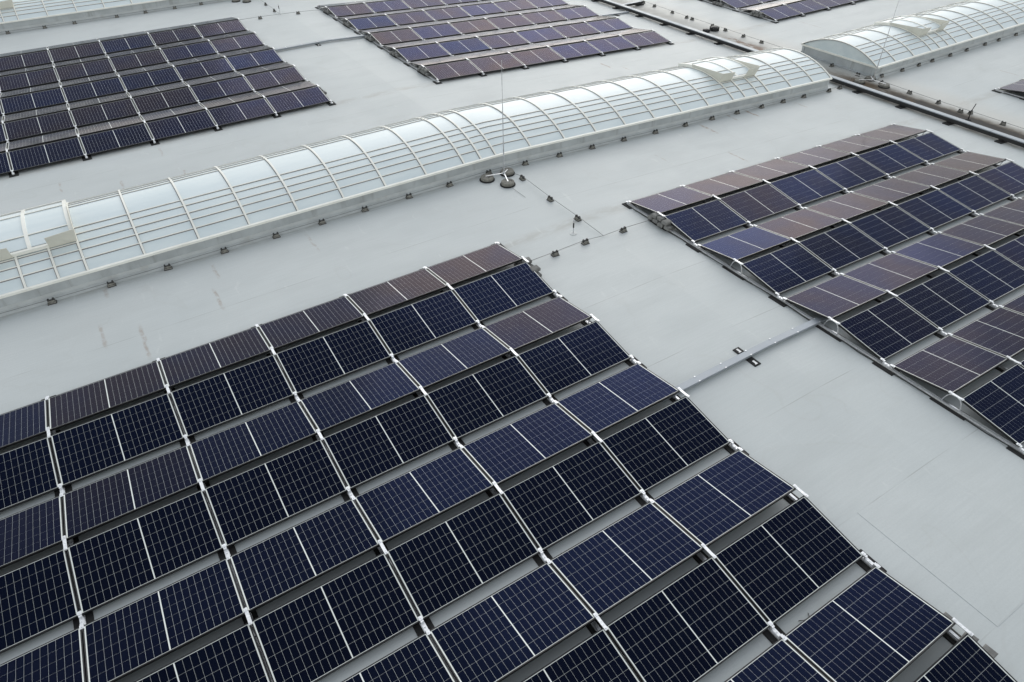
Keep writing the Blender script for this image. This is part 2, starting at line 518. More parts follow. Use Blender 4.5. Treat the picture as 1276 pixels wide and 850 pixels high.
ec.box(-0.024, 0.024, -0.136, -0.080, LOWZ + 0.002, LOWZ + 0.016).box(-0.020, 0.020, -0.078, -0.054, 0.055, LOWZ + 0.010)
ec.lathe([(0.009, 0), (0.009, 0.008)], 8, Matrix.Translation((0, -0.108, LOWZ + 0.016)))
ec.lathe([(0.010, 0), (0.010, 0.012)], 8, Matrix.Translation((0, -0.02, 0.070)))
END_CLAMP = ec.mesh('end_clamp', MAT['alu_bright'])
PAD_E = MB().frustum(0, -0.10, 0.0, 0.020, 0.115, 0.15, 0.11, 0.145).mesh('rubber_pad', MAT['rubber'])
br = MB()
for s in (-1, 1):
    br.tube([(0, s * 0.155, 0.045), (0, s * 0.150, 0.09), (0, s * 0.125, 0.17), (0, s * 0.095, 0.225), (0, s * 0.06, zt - 0.012), (0, 0, zt - 0.004)], 0.011, 6)
br.box(-0.018, 0.018, -0.16, 0.16, 0.05, 0.062)
BRACKET = br.mesh('ridge_bracket', MAT['alu'])
PAD_R = MB().frustum(0, 0, 0.0, 0.020, 0.09, 0.30, 0.085, 0.295).mesh('rubber_pad', MAT['rubber'])
PAD_V = MB().frustum(0, 0, 0.0, 0.020, 0.115, 0.20, 0.11, 0.195).mesh('rubber_pad', MAT['rubber'])

def rail_mesh(y0, y1):
    r_ = MB()
    r_.box(-0.030, 0.030, y0, y1, 0.021, 0.027)
    r_.box(-0.030, -0.024, y0, y1, 0.027, 0.050).box(0.024, 0.030, y0, y1, 0.027, 0.050)
    r_.box(-0.009, 0.009, y0, y1, 0.027, 0.048)
    return r_.mesh('rail', MAT['alu_bright'])

def block(x0, y0, z0, slope, ncol, rows, aisle, where, far_is_sky, ridge_from_far, tint, nridge=5, flank='aisle'):
    """x0,y0: corner with the smallest x on the far low edge; rows: ridge indices from the far edge"""
    MBK = Matrix.Translation((x0, y0, z0)) @ Matrix.Rotation(slope, 4, 'Y')
    made = 0
    for j in rows:
        yr = RY0 - j * R
        rnum = j if ridge_from_far else nridge - 1 - j
        for face in (1, -1):
            for c in range(ncol):
                org = (c + 0.5) * P
                if face == 1:
                    ax = Vector((-1, 0, 0)); ay = Vector((0, -math.cos(TH), math.sin(TH)))
                    yl = yr + HR + WC
                else:
                    ax = Vector((1, 0, 0)); ay = Vector((0, math.cos(TH), math.sin(TH)))
                    yl = yr - HR - WC
                az = ax.cross(ay)
                o = Vector((org, yl, LOWZ)) - az * FT
                jit = Vector((random.uniform(-.002, .002), random.uniform(-.002, .002), random.uniform(-.001, .001)))
                o += jit
                L = Matrix.Identity(4)
                for i in range(3):
                    L[i][0], L[i][1], L[i][2], L[i][3] = ax[i], ay[i], az[i], o[i]
                L = L @ Matrix.Rotation(random.uniform(-.0025, .0025), 4, 'X')
                W = MBK @ L
                cs = [W @ Vector((sx * ML / 2, yy, FT)) for sx in (-1, 0, 1) for yy in (0, MW)]
                if not in_view(cs, 0.05):
                    continue
                n_ = ncol - 1 - c if aisle == 'right' else c
                facing = 'skylight-facing' if (face == 1) == far_is_sky else 'outward-facing'
                lab = '%s solar panel from %s, %s slope of %s ridge, %s' % (ORD[n_], flank, facing, ORD[rnum], where)
                e = empty('solar_panel', W, lab, 'solar panel', 'panels of the ' + where)
                k = tint(c if aisle != 'right' else ncol - 1 - c, j, face)
                link('frame', FRAME_ME, e)
                lam = link('laminate', LAM_ME, e)
                big_ = max(px_len(cs[0], cs[4]), px_len(cs[1], cs[5])) > 198
                if big_:
                    for cx, cy in cell_pos:
                        link('cell', CELL_ME[k], lam, Matrix.Translation((cx, cy, 0)))
                else:
                    gf = link('cell_field', GRID_ME[k], lam)
                    gf['kind'] = 'stuff'
                made += 1
    # rails with pads, brackets and clamps along every seam
    yend = RY0 - max(rows) * R - HR - WC - 0.06
    ybeg = RY0 - min(rows) * R + HR + WC + 0.06
    rm = rail_mesh(yend, ybeg)
    for c in range(ncol + 1):
        W = MBK @ Matrix.Translation((c * P, 0, 0))
        if not in_view([W @ Vector((0, ybeg + (yend - ybeg) * t / 12, 0.1)) for t in range(13)], 0.03):
            continue
        n_ = ncol - c if aisle == 'right' else c
        e = empty('mounting_rail', W, 'aluminium mounting rail with clamps under %s panel seam from %s, %s' % (ORD[n_], flank, where),
                  'mounting rail', 'mounting rails of the ' + where)
        link('rail', rm, e)
        if n_ == 0:
            sx = 0.055 if aisle == 'right' else -0.055
            cp_, yy_ = [], ybeg - 0.3
            while yy_ > yend + 0.3:
                cp_.append((sx + random.uniform(-.018, .018), yy_, 0.014 + max(0, random.uniform(-.03, .03))))
                yy_ -= 0.33
            link('string_cable', MB().tube(cp_, 0.009, 5).mesh('string_cable', MAT['cable']), e)
        for j in rows:
            yr = RY0 - j * R
            T = Matrix.Translation((0, yr, 0))
            if in_view([W @ Vector((0, yr, .1))], 0.05):
                link('rubber_pad', PAD_R, e, T)
                link('ridge_bracket', BRACKET, e, T)
                link('ridge_clamp', RIDGE_CLAMP, e, T)
        for j in sorted(set(list(rows) + [max(rows) + 1])):
            yv = RY0 - j * R + R / 2
            if in_view([W @ Vector((0, yv, .1))], 0.05):
                T = Matrix.Translation((0, yv, 0))
                if j in (0, 5):
                    if j == 5:
                        T = T @ Matrix.Rotation(math.pi, 4, 'Z')
                    link('rubber_pad', PAD_E, e, T)
                    link('end_clamp', END_CLAMP, e, T)
                else:
                    link('rubber_pad', PAD_V, e, T)
                    link('valley_clamp', VALLEY_CLAMP, e, T)
    return MBK

def tab(table, default, seed):
    rnd = random.Random(seed)
    cache = {}
    def f(c, j, face):
        key = (c, j, face)
        if key not in cache:
            t = table.get((j, face))
            if t and c < len(t):
                cache[key] = t[c]
            else:
                cache[key] = rnd.choice(default[face])
        return cache[key]
    return f

tA = tab({(0, 1): [4, 4, 3, 3, 3, 1], (0, -1): [0, 2, 2, 1, 0, 0], (1, 1): [3, 1, 1, 1, 3, 2], (1, -1): [2, 2, 2, 1, 1, 0],
          (2, 1): [1, 2, 1, 2, 2, 2], (2, -1): [2, 2, 1, 1, 1, 2], (3, 1): [2, 0, 0, 1, 2, 2], (3, -1): [2, 1, 1, 2, 1, 1],
          (4, 1): [2, 0, 1, 1, 1, 1]}, {1: [1, 2, 3], -1: [1, 2]}, 1)
tB = tab({(0, 1): [3, 4, 4, 3, 3, 3], (1, 1): [1, 4, 4, 3, 3, 4], (2, 1): [3, 3, 2, 3, 3, 4], (3, 1): [3, 3, 3, 2, 3, 3],
          (0, -1): [1, 3, 1, 1, 1, 1]}, {1: [2, 3, 4], -1: [1, 1, 2]}, 2)
tC = tab({(4, -1): [2, 2, 2, 1, 1, 1], (3, -1): [3, 2, 3, 3, 3, 2], (2, -1): [1, 2, 1, 1, 1, 1], (1, -1): [3, 2, 3, 3, 3, 3],
          (0, -1): [3, 3, 1, 3, 3, 1]}, {1: [0, 1, 3], -1: [1, 3]}, 3)
tD = tab({(4, -1): [4, 4, 4, 2, 2, 3], (3, -1): [2, 1, 3, 2, 3, 2], (2, -1): [4, 2, 4, 3, 3, 2], (1, -1): [1, 3, 3, 2, 3, 2],
          (0, -1): [3, 2, 3, 2, 2, 2]}, {1: [2, 3, 4], -1: [1, 2, 3]}, 4)
tE = tab({}, {1: [2, 3], -1: [1, 2, 2]}, 5)
LEN = -(RY0 - 4 * R - HR - WC)          # depth of a five-ridge block
BA = block(-6 * P, 0.0, 0.0, 0.0, 6, range(5), 'right', 'rod-side array clear of gutter', True, True, tA)
BB = block(3.69, -0.06, rz(3.69), SLOPE, 6, range(5), 'left', 'rod-side array by gutter', True, True, tB)
BC = block(-6 * P, 10.16 + LEN, 0.0, 0.0, 6, range(5), 'right', 'across-skylight array clear of gutter', False, False, tC)
BD = block(3.78, 10.13 + LEN, rz(3.78), SLOPE, 6, range(5), 'left', 'across-skylight array by gutter', False, False, tD)
BE = block(20.62, 10.08 + LEN, ZG, 0.0, 6, range(2, 5), 'left', 'beyond-gutter array on drain side', False, False, tE, flank='gutter')
BF = block(20.33, 0.0, ZG, 0.0, 3, range(0, 2), 'left', 'beyond-gutter array by bent post', True, True, tE, flank='gutter')

# ------------------------------------------------------------------ concrete ballast at the array ends
bs = MB()
def rounded_block(hx, hy, hz, ch):
    q = MB()
    q.frustum(0, 0, 0, ch, hx - ch, hy - ch, hx, hy)
    q.frustum(0, 0, ch, hz - ch, hx, hy, hx, hy)
    q.frustum(0, 0, hz - ch, hz, hx, hy, hx - ch, hy - ch)
    return q
STONE_ME = rounded_block(0.10, 0.075, 0.09, 0.016).mesh('ballast_block', MAT['stone'])
def ballast(MBK, xe, j, out, where, ys=(-.34, -.15, .04, .23), layers=2, rid=''):
    far_sky = where.startswith('rod-side')
    yr = RY0 - j * R
    nlab = 0
    for l in range(layers):
        for q, dy in enumerate(ys if l == 0 else ys[:-1]):
            yy = yr + dy + (0.09 if l else 0)
            T = MBK @ Matrix.Translation((xe + out + random.uniform(-.03, .03), yy, 0.052 + l * 0.091)) @ Matrix.Rotation(random.uniform(-.15, .15), 4, 'Z')
            o = link('ballast_block', STONE_ME)
            o.matrix_world = T
            from_sky = (len(ys) - 1 - q - (1 if l else 0)) if far_sky else q
            tag(o, '%s ballast block from skylight, %s layer, %s ridge end, %s' % (ORD[from_sky], 'bottom' if l == 0 else 'top', rid, where), 'ballast block', 'ballast under %s ridge end, %s' % (rid, where))
WA, WB, WC_, WD, WE = ('rod-side array clear of gutter', 'rod-side array by gutter', 'across-skylight array clear of gutter',
                       'across-skylight array by gutter', 'beyond-gutter array on drain side')
ballast(BB, 0.0, 0, -.03, WB, rid='first')
ballast(BA, 6 * P, 0, .03, WA, ys=(-.40, -.05, .25), rid='first')
ballast(BA, 6 * P, 4, .04, WA, ys=(-.33, -.12, .16), layers=1, rid='fifth')
ballast(BC, 6 * P, 4, .03, WC_, ys=(-.30, -.05, .18), layers=1, rid='first')
for j in range(5):
    ballast(BD, 0.0, j, 0.0, WD, ys=(-.30, -.10, .10) if j < 4 else (-.38, -.19, 0.0, .19), layers=1 if j < 4 else 2, rid=ORD[4 - j])
ballast(BE, 0.0, 4, -.02, WE, rid='first')
ballast(BE, 0.0, 3, -.02, WE, ys=(-.2, 0, .2), layers=1, rid='second')

# ------------------------------------------------------------------ barrel skylights
SW, SH, SR = 3.34, 0.37, 0.485
AR = (SW * SW / 4 + SR * SR) / (2 * SR)
ATH = math.asin(SW / 2 / AR)
def ap(f, dz=0.0):
    t = (2 * f - 1) * ATH
    return (SW / 2 + (AR + dz) * math.sin(t), SH + (AR + dz) * math.cos(t) - (AR - SR))
def an(f):
    t = (2 * f - 1) * ATH
    return (0, math.sin(t), math.cos(t))
STRIPS = [0.0, .09, .16, .22, .29, .35, .65, .71, .78, .84, .91, 1.0]

def skylight(ribs, y0, label, ends, hatches, mind=''):
    x0, x1 = ribs[0], ribs[-1]
    e = empty('barrel_skylight', Matrix.Translation((x0, y0, rz(x0))), label, 'skylight', 'barrel skylights on the roof')
    B = Matrix.Translation((-x0, 0, -rz(x0)))
    cutx = [x0] + [q for q in (XR,) if x0 < q < x1] + [x1]
    # curb: upright sheet-metal faces with a sloped flashing foot
    for side in (0, 1):
        mm = MB()
        yf = 0.035 if side == 0 else SW - 0.035
        sg = 1 if side == 0 else -1
        for a, c in zip(cutx[:-1], cutx[1:]):
            prof = [(yf - sg * 0.12, -0.02), (yf - sg * 0.12, 0.012), (yf - sg * 0.02, 0.05), (yf, 0.10), (yf, SH - 0.01), (yf + sg * 0.10, SH - 0.01), (yf + sg * 0.10, -0.02)]
            vs = [(a, p[0], rz(a) + p[1]) for p in prof] + [(c, p[0], rz(c) + p[1]) for p in prof]
            k = len(prof)
            fs = [(i, (i + 1) % k, k + (i + 1) % k, k + i) for i in range(k)] + [tuple(range(k)), tuple(reversed(range(k, 2 * k)))]
            mm.add(vs, fs, B)
        link('curb', mm.mesh('curb', MAT['curb']), e)
        mm = MB()
        for a, c in zip(cutx[:-1], cutx[1:]):
            prof = [(yf - sg * 0.135, -0.03), (yf - sg * 0.135, 0.010), (yf - sg * 0.026, 0.056), (yf - sg * 0.006, 0.125), (yf + sg * 0.02, 0.125), (yf + sg * 0.02, -0.03)]
            vs = [(a, p[0], rz(a) + p[1]) for p in prof] + [(c, p[0], rz(c) + p[1]) for p in prof]
            k = len(prof)
            fs = [(i, (i + 1) % k, k + (i + 1) % k, k + i) for i in range(k)] + [tuple(range(k)), tuple(reversed(range(k, 2 * k)))]
            mm.add(vs, fs, B)
        link('flashing', mm.mesh('flashing', MAT['flash']), e)
        er = MB()
        ye = -0.02 if side == 0 else SW + 0.02
        er.bar([(x, ye, rz(x) + SH - 0.02) for x in cutx], [(0, 0, 1)] * len(cutx), 0.07, 0.05, B)
        link('eave_rail', er.mesh('eave_rail', MAT['cream']), e)
    # end walls
    for xe, on in ((x0, 'l' in ends), (x1, 'r' in ends)):
        if not on:
            continue
        s = 1 if xe == x0 else -1
        mm = MB()
        mm.box(xe + s * 0.03, xe + s * 0.12, 0.14, SW - 0.14, rz(xe) - 0.04, rz(xe) + SH - 0.012, B)
        mm.box(xe - s * 0.08, xe + s * 0.03, -0.06, SW + 0.06, rz(xe) - 0.04, rz(xe) + 0.05, B)
        link('end_curb', mm.mesh('end_curb', MAT['curb']), e)
        ty = MB()
        pts = [ap(i / 24, -0.015) for i in range(25)]
        base = [(p[0], SH) for p in pts]
        vs = []
        for xx in (xe + s * 0.02, xe + s * 0.045):
            vs += [(xx, p[0], rz(xe) + p[1]) for p in pts] + [(xx, p[0], rz(xe) + SH - 0.006) for p in pts]
        fs = []
        for o in (0, 50):
            fs += [(o + i, o + i + 1, o + 26 + i, o + 25 + i) for i in range(24)]
        fs += [(i, i + 1, 50 + i + 1, 50 + i) for i in range(24)]
        ty.add(vs, fs, B)
        link('tympanum', ty.mesh('tympanum', MAT['poly']), e)
        sl = MB()
        sl.box(xe - s * 0.03, xe + s * 0.019, 0.02, SW - 0.02, rz(xe) + SH - 0.03, rz(xe) + SH + 0.025, B)
        link('end_rail', sl.mesh('end_rail', MAT['cream']), e)
    # ribs
    for x in ribs:
        mm = MB()
        fr = [i / 20 for i in range(21)]
        mm.bar([(x, ap(f, 0.004)[0], rz(x) + ap(f, 0.004)[1]) for f in fr], [an(f) for f in fr], 0.042, 0.026, B)
        rb = link('rib', mm.mesh('rib', MAT['cream']), e)
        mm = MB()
        mm.bar([(x - 0.006, ap(f, 0.002)[0], rz(x) + ap(f, 0.002)[1]) for f in fr], [an(f) for f in fr], 0.058, 0.006, B)  # seal strip shifted to one side, painting the rib's shadow line
        link('gasket_shadow', mm.mesh('gasket_shadow', MAT['gasket_shadow']), rb)
    # glazing bars along the vault
    for f in STRIPS[1:-1]:
        mm = MB()
        mm.bar([(x, ap(f, 0.002)[0], rz(x) + ap(f, 0.002)[1]) for x in cutx], [an(f)] * len(cutx), 0.018, 0.018, B)
        gb = link('glazing_bar', mm.mesh('glazing_bar', MAT['cream']), e)
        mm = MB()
        mm.bar([(x, ap(f - .0035, 0.001)[0], rz(x) + ap(f - .0035, 0.001)[1]) for x in cutx], [an(f)] * len(cutx), 0.026, 0.004, B)  # seal strip set towards the eave, its grey painting shade below the bar
        link('gasket_shadow', mm.mesh('gasket_shadow', MAT['gasket_shadow']), gb)
    # panes
    for a, c in zip(ribs[:-1], ribs[1:]):
        xm = [a + 0.012] + [q for q in (XR,) if a < q < c] + [c - 0.012]
        for f0, f1 in zip(STRIPS[:-1], STRIPS[1:]):
            if f0 > 0.7 and not in_view([(a, y0 + ap(f0)[0], rz(a) + ap(f0)[1])], 0.1):
                continue
            ns = 8 if f1 - f0 > .2 else 3
            mm = MB()
            g0, g1 = f0 + 0.0025, f1 - 0.0025
            sag = random.uniform(-0.004, 0.003)
            vs, fs = [], []
            for dz in (0.0, -0.012):
                for x in xm:
                    for i in range(ns + 1):
                        f = g0 + (g1 - g0) * i / ns
                        p = ap(f, dz + sag * math.sin(math.pi * i / ns))
                        vs.append((x, p[0], rz(x) + p[1]))
            nx = len(xm)
            o = nx * (ns + 1)
            for ix in range(nx - 1):
                for i in range(ns):
                    q = ix * (ns + 1) + i
                    fs.append((q, q + ns + 1, q + ns + 2, q + 1))
            mm.add(vs, fs + [tuple(reversed([o + t for t in f])) for f in fs], B)
            link('pane', mm.mesh('pane', MAT['poly'], True), e)
    # smoke hatches: raised lid with wind deflectors
    for hx0, hx1 in hatches:
        up = 0.08
        fa, fb = 0.235, 0.765
        hm = MB()
        fr = [fa + (fb - fa) * i / 14 for i in range(15)]
        for x in (hx0 + 0.03, (hx0 + hx1) / 2, hx1 - 0.03):
            ww = 0.07
            hm.bar([(x, ap(f, up)[0], rz(x) + ap(f, up)[1]) for f in fr], [an(f) for f in fr], ww, 0.03, B)
        for x in (hx0 + 0.012, hx1 - 0.012):
            hm.bar([(x, ap(f, 0.03)[0], rz(x) + ap(f, 0.03)[1]) for f in fr], [an(f) for f in fr], 0.022, up - 0.03, B)
        for f in (fa, fb):
            hm.bar([(x, ap(f, 0.03)[0], rz(x) + ap(f, 0.03)[1]) for x in (hx0, hx1)], [an(f)] * 2, 0.05, up + 0.005, B)
        hatch = link('roof_hatch', hm.mesh('roof_hatch', MAT['cream']), e)
        for f in (.36, .64):
            mm = MB()
            mm.bar([(x, ap(f, up + .012)[0], rz(x) + ap(f, up + .012)[1]) for x in (hx0 + .06, hx1 - .06)], [an(f)] * 2, 0.024, 0.016, B)
            link('glazing_bar', mm.mesh('glazing_bar', MAT['cream']), hatch)
        xmid = (hx0 + hx1) / 2
        for a, c in ((hx0 + 0.05, xmid - 0.02), (xmid + 0.02, hx1 - 0.05)):
            for f0, f1 in ((fa + .02, .355), (.365, .635), (.645, fb - .02)):
                mm = MB()
                vs = []
                for x in (a, c):
                    for i in range(7):
                        p = ap(f0 + (f1 - f0) * i / 6, up + 0.006)
                        vs.append((x, p[0], rz(x) + p[1]))
                mm.add(vs, [(i, 7 + i, 8 + i, i + 1) for i in range(6)], B)
                link('pane', mm.mesh('pane', MAT['poly'], True), hatch)
        # deflectors: side cheek plus a return along the front, leaning outwards
        for s, xe, inner in ((-1, hx0, hx0 + 0.50), (1, hx1, hx1 - 0.50)):
            mm = MB()
            fr2 = [fa - 0.01 + (0.60 - fa) * i / 8 for i in range(9)]
            t = 0.012
            vs = []
            for i, f in enumerate(fr2):
                q0, q1 = ap(fr2[0], 0.03 + 0.33), ap(fr2[-1], 0.03 + 0.10)
                p0 = ap(f, 0.03)
                p1 = (q0[0] + (q1[0] - q0[0]) * i / 8, q0[1] + (q1[1] - q0[1]) * i / 8)
                lean = 0.05 - 0.03 * i / 8
                z_ = rz(xe)
                vs += [(xe, p0[0], z_ + p0[1]), (xe + s * lean, p1[0], z_ + p1[1]),
                       (xe - s * t, p0[0], z_ + p0[1]), (xe + s * lean - s * t, p1[0], z_ + p1[1])]
            fs = []
            for i in range(8):
                q = 4 * i
                fs += [(q, q + 1, q + 5, q + 4), (q + 2, q + 6, q + 7, q + 3), (q + 1, q + 3, q + 7, q + 5)]
            fs += [(0, 2, 3, 1), (32, 33, 35, 34)]
            mm.add(vs, fs, B)
            pf0, pf1 = ap(fa - 0.01, 0.03), ap(fa - 0.01, 0.03 + 0.33)
            yo = -0.03
            vs = []
            for dy in (0, t):
                vs += [(xe, pf0[0] + dy, rz(xe) + pf0[1]), (inner, pf0[0] + dy, rz(inner) + pf0[1]),
                       (inner, pf1[0] + yo + dy, rz(inner) + pf1[1] - .02), (xe + s * 0.05, pf1[0] + dy, rz(xe) + pf1[1])]
            mm.add(vs, [(0, 1, 2, 3), (7, 6, 5, 4), (0, 4, 5, 1), (1, 5, 6, 2), (2, 6, 7, 3), (3, 7, 4, 0)], B)
            link('wind_deflector', mm.mesh('wind_deflector', MAT['cream_dull']), hatch)
    return e

S1R = [-11.6, -10.5, -9.4, -8.86, -8.27, -7.74, -6.65, -5.54, -4.45, -3.34, -2.23, -1.15, -.05, 1.03, 1.53, 1.97, 3.06, 4.18, 5.27, 6.34,
       7.45, 8.55, 9.68, 10.78, 11.31, 11.92, 12.4, 13.5, 14.62, 15.56]
skylight(S1R, 3.296, 'long barrel-vaulted skylight with two smoke hatches beside the slender lightning rod', 'r', [(-9.4, -7.74), (10.78, 12.4)])
skylight([x for x in S1R if x < 6.4], 25.35, 'barrel skylight bordering the clear-of-gutter array on the side opposite the lightning rod', '', [(-9.4, -7.74)])
S3R = [18.0, 19.1, 20.2, 21.3, 21.85, 22.4, 22.95, 24.05, 25.15, 26.25, 27.35, 28.45, 29.55, 30.65]
skylight(S3R, 3.196, 'barrel skylight starting beyond the dirty gutter with a grey arched end wall', 'l', [(21.3, 22.95)])

# ------------------------------------------------------------------ lightning protection
def holder_mesh():
    k = MB()
    k.frustum(0, 0, 0.012, 0.075, 0.075, 0.05, 0.058, 0.036)
    return k.mesh('concrete_block', MAT['concrete'])
HB = holder_mesh()
HBASE = MB().frustum(0, 0, 0.0, 0.013, 0.085, 0.06, 0.082, 0.057).mesh('base_plate', MAT['plastic'])
hc = MB()
for sx in (-0.045, 0.045):
    hc.frustum(sx, 0, 0.035, 0.110, 0.022, 0.046, 0.014, 0.022)
hc.box(-0.05, 0.05, -0.012, 0.012, 0.076, 0.084)
HCLIP = hc.mesh('wire_clip', MAT['plastic'])
def holder(x, y, rot, label, group):
    W = Matrix.Translation((x, y, rz(x))) @ Matrix.Rotation(rot + random.uniform(-.12, .12), 4, 'Z')
    e = empty('wire_holder', W, label, 'wire holder', group)
    link('concrete_block', HB, e)
    link('base_plate', HBASE, e)
    link('wire_clip', HCLIP, e)
def wire(pts, label, r=0.0065):
    fp = []
    for (x, y, h) in pts:
        fp.append((x, y, rz(x) + h))
    o = link('conductor_wire', MB().tube(fp, r, 5).mesh('conductor_wire', MAT['wire']))
    tag(o, label, 'wire', 'lightning conductor wires')

L1 = [(-8.56, 3.07), (-7.46, 3.06), (-6.34, 3.07), (-5.15, 3.07), (-3.99, 3.06), (-2.9, 3.06), (-1.82, 3.07), (-.65, 3.07), (.48, 3.06), (1.65, 3.08),
      (2.77, 3.05), (3.89, 3.05), (5.02, 3.05), (6.18, 3.06), (7.38, 3.05), (8.59, 3.05), (9.72, 3.05), (10.82, 3.04), (11.95, 3.03), (13.0, 3.04),
      (14.04, 3.04), (15.34, 3.02), (15.97, 3.05)]
for i, (x, y) in enumerate(L1):
    holder(x, y + 0.08, 0, 'small concrete wire holder along the long skylight curb, %s from gutter' % ORD[len(L1) - 1 - i], 'wire holders along the long skylight')
wire([(-14, 3.15, .09)] + [(x, y + 0.08, .09) for x, y in L1] + [(16.2, 3.1, .09)], 'thin conductor wire along the long skylight curb')
for i, (x, y) in enumerate([(2.21, 2.41), (2.17, 1.1), (2.17, -.02)]):
    holder(x, y, math.pi / 2, 'small concrete wire holder on the aisle ridge line, %s from lightning rod' % ORD[i], 'wire holders on the aisle ridge')
wire([(2.0, 3.15, .09), (2.12, 2.85, .05), (2.21, 2.41, .09), (2.17, 1.1, .09), (2.17, -.02, .09), (2.2, -0.94, .03)], 'conductor wire crossing the aisle from skylight to cross wire')
for i, (x, y) in enumerate([(.86, -.97), (1.69, -.95), (2.74, -.99)]):
    holder(x, y, 0, 'small concrete wire holder between the two rod-side arrays, %s from array clear of gutter' % ORD[i], 'wire holders between the arrays')
wire([(-.4, -.98, .09), (.86, -.97, .09), (1.69, -.95, .09), (2.2, -.95, .03), (2.74, -.99, .09), (4.0, -1.0, .09)], 'conductor wire running between the two rod-side arrays')
wire([(1.72, 2.25, .02), (1.74, 1.55, .012)], 'short loose wire end beside the lightning rod feet', 0.004)
L4 = [(17.99, 15.91), (17.98, 15.11), (17.92, 13.8), (17.89, 12.82), (17.89, 12.46), (17.88, 11.2), (17.88, 10.42), (17.85, 9.36), (17.84, 8.36),
      (17.8, 4.88), (17.74, 3.69), (17.72, 2.71), (17.66, 1.56), (17.63, .48), (17.5, -.37), (17.64, -.62), (17.63, -1.69), (17.62, -2.9), (17.6, -4.1)]
for i, (x, y) in enumerate(L4):
    holder(x, y, math.pi / 2 * (0 if i % 2 else 1), 'small concrete wire holder on the far gutter bank, %s from drain-side end' % ORD[i], 'wire holders along the gutter')
wire([(18.0, 30, .09)] + [(x, y, .09) for x, y in L4 if (x, y) != (17.5, -.37)] + [(17.6, -12, .09)], 'conductor wire following the far bank of the gutter')
L5 = [(18.32, 3.12), (19.49, 3.08), (20.51, 3.08), (21.36, 3.08), (22.53, 3.08), (23.64, 3.08), (24.92, 3.08), (25.92, 3.08), (27.21, 3.08), (28.02, 3.08)]
for i, (x, y) in enumerate(L5):
    holder(x, y, 0, 'small concrete wire holder along the beyond-gutter skylight, %s from gutter' % ORD[i], 'wire holders along the beyond-gutter skylight')
wire([(17.72, 2.9, .05)] + [(x, y, .09) for x, y in L5] + [(33, 3.08, .09)], 'conductor wire along the beyond-gutter skylight curb')
L6 = [(-8.3, 25.12), (-6.95, 25.1), (-5.81, 25.1), (-4.14, 25.12), (-2.96, 25.12), (-1.72, 25.12), (-.56, 25.12)]
for i, (x, y) in enumerate(L6):
    holder(x, y, 0, 'small concrete wire holder along the skylight opposite the rod, %s from aisle' % ORD[len(L6) - 1 - i], 'wire holders along the opposite skylight')
wire([(-14, 25.1, .09)] + [(x, y, .09) for x, y in L6] + [(3, 25.1, .09)], 'conductor wire along the curb of the skylight opposite the rod')
L7 = [(1.87, 23.3), (1.87, 22.02), (1.0, 21.22), (2.63, 21.09)]
for i, (x, y) in enumerate(L7):
    holder(x, y, math.pi / 2 if i < 2 else 0, ['small wire holder nearest the round feet between the across-skylight arrays', 'small wire holder beside the thin pin between the across-skylight arrays',
           'small wire holder at the corner of the across-skylight array clear of gutter', 'small wire holder towards the corner of the across-skylight array by gutter'][i], 'wire holders between the across-skylight arrays')
wire([(1.87, 24.9, .05), (1.87, 23.3, .09), (1.87, 22.02, .09), (1.9, 21.2, .03)], 'conductor wire leading off the opposite skylight into the aisle')
wire([(-.3, 21.25, .09), (1.0, 21.22, .09), (2.63, 21.09, .09), (4.1, 21.0, .09)], 'conductor wire between the two across-skylight arrays')

# rods on tripods of round concrete feet
BASE_ME = MB().lathe([(0.155, 0.012), (0.17, 0.03), (0.172, 0.075), (0.163, 0.097), (0.15, 0.102)], 22).mesh('concrete_foot', MAT['concrete'])
RING_ME = MB().lathe([(0.195, 0.0), (0.20, 0.014), (0.195, 0.028), (0.17, 0.030)], 22).mesh('rubber_ring', MAT['rubber'])
SLOT_ME = MB().box(-0.045, 0.045, -0.012, 0.012, 0.101, 0.109).mesh('lifting_slot', MAT['plastic'])
def rod(x, y, feet, h, label, angs=None):
    e = empty('lightning_rod', Matrix.Translation((x, y, rz(x))), label, 'lightning rod', 'lightning rods on concrete feet')
    mm = MB()
    mm.tube([(0, 0, 0.10), (0, 0, 1.0)], 0.016, 8).tube([(0, 0, 1.0), (0, 0, 1.95)], 0.011, 8)
    link('mast', mm.mesh('mast', MAT['alu']), e)
    link('tip', MB().tube([(0, 0, 1.95), (0, 0, h - .25), (0, 0, h)], 0.006, 6).mesh('tip', MAT['alu']), e)
    link('hub', MB().lathe([(0.03, 0.10), (0.035, 0.12), (0.035, 0.16), (0.02, 0.18)], 10).mesh('hub', MAT['alu']), e)
    for fx, fy in feet:
        T = Matrix.Translation((fx - x, fy - y, rz(fx) - rz(x))) @ Matrix.Rotation(math.atan2(fy - y, fx - x) + .9, 4, 'Z')
        f = link('concrete_foot', BASE_ME, e, T)
        link('rubber_ring', RING_ME, f)
        link('lifting_slot', SLOT_ME, f, Matrix.Translation((0.04, 0.075, 0)))
        dx, dy = fx - x, fy - y
        link('arm', MB().bar([(0, 0, .135), (dx * .55, dy * .55, .12), (dx * 1.08, dy * 1.08, .104)], [(0, 0, 1)] * 3, 0.028, 0.012).mesh('arm', MAT['alu_bright']), e)
rod(1.86, 2.74, [(1.44, 2.89), (2.06, 2.90), (1.74, 2.37)], 2.95, 'slender lightning rod on three round concrete feet beside the long skylight')
rod(17.42, 2.86, [(17.75, 3.17), (17.52, 2.45), (17.16, 3.20)], 4.2, 'lightning rod on dirty round feet standing in the gutter between two skylights')
rod(1.35, 24.72, [(.93, 24.80), (1.32, 24.42), (1.75, 24.85)], 2.95, 'lightning rod feet beside the skylight bordering the across-skylight arrays')

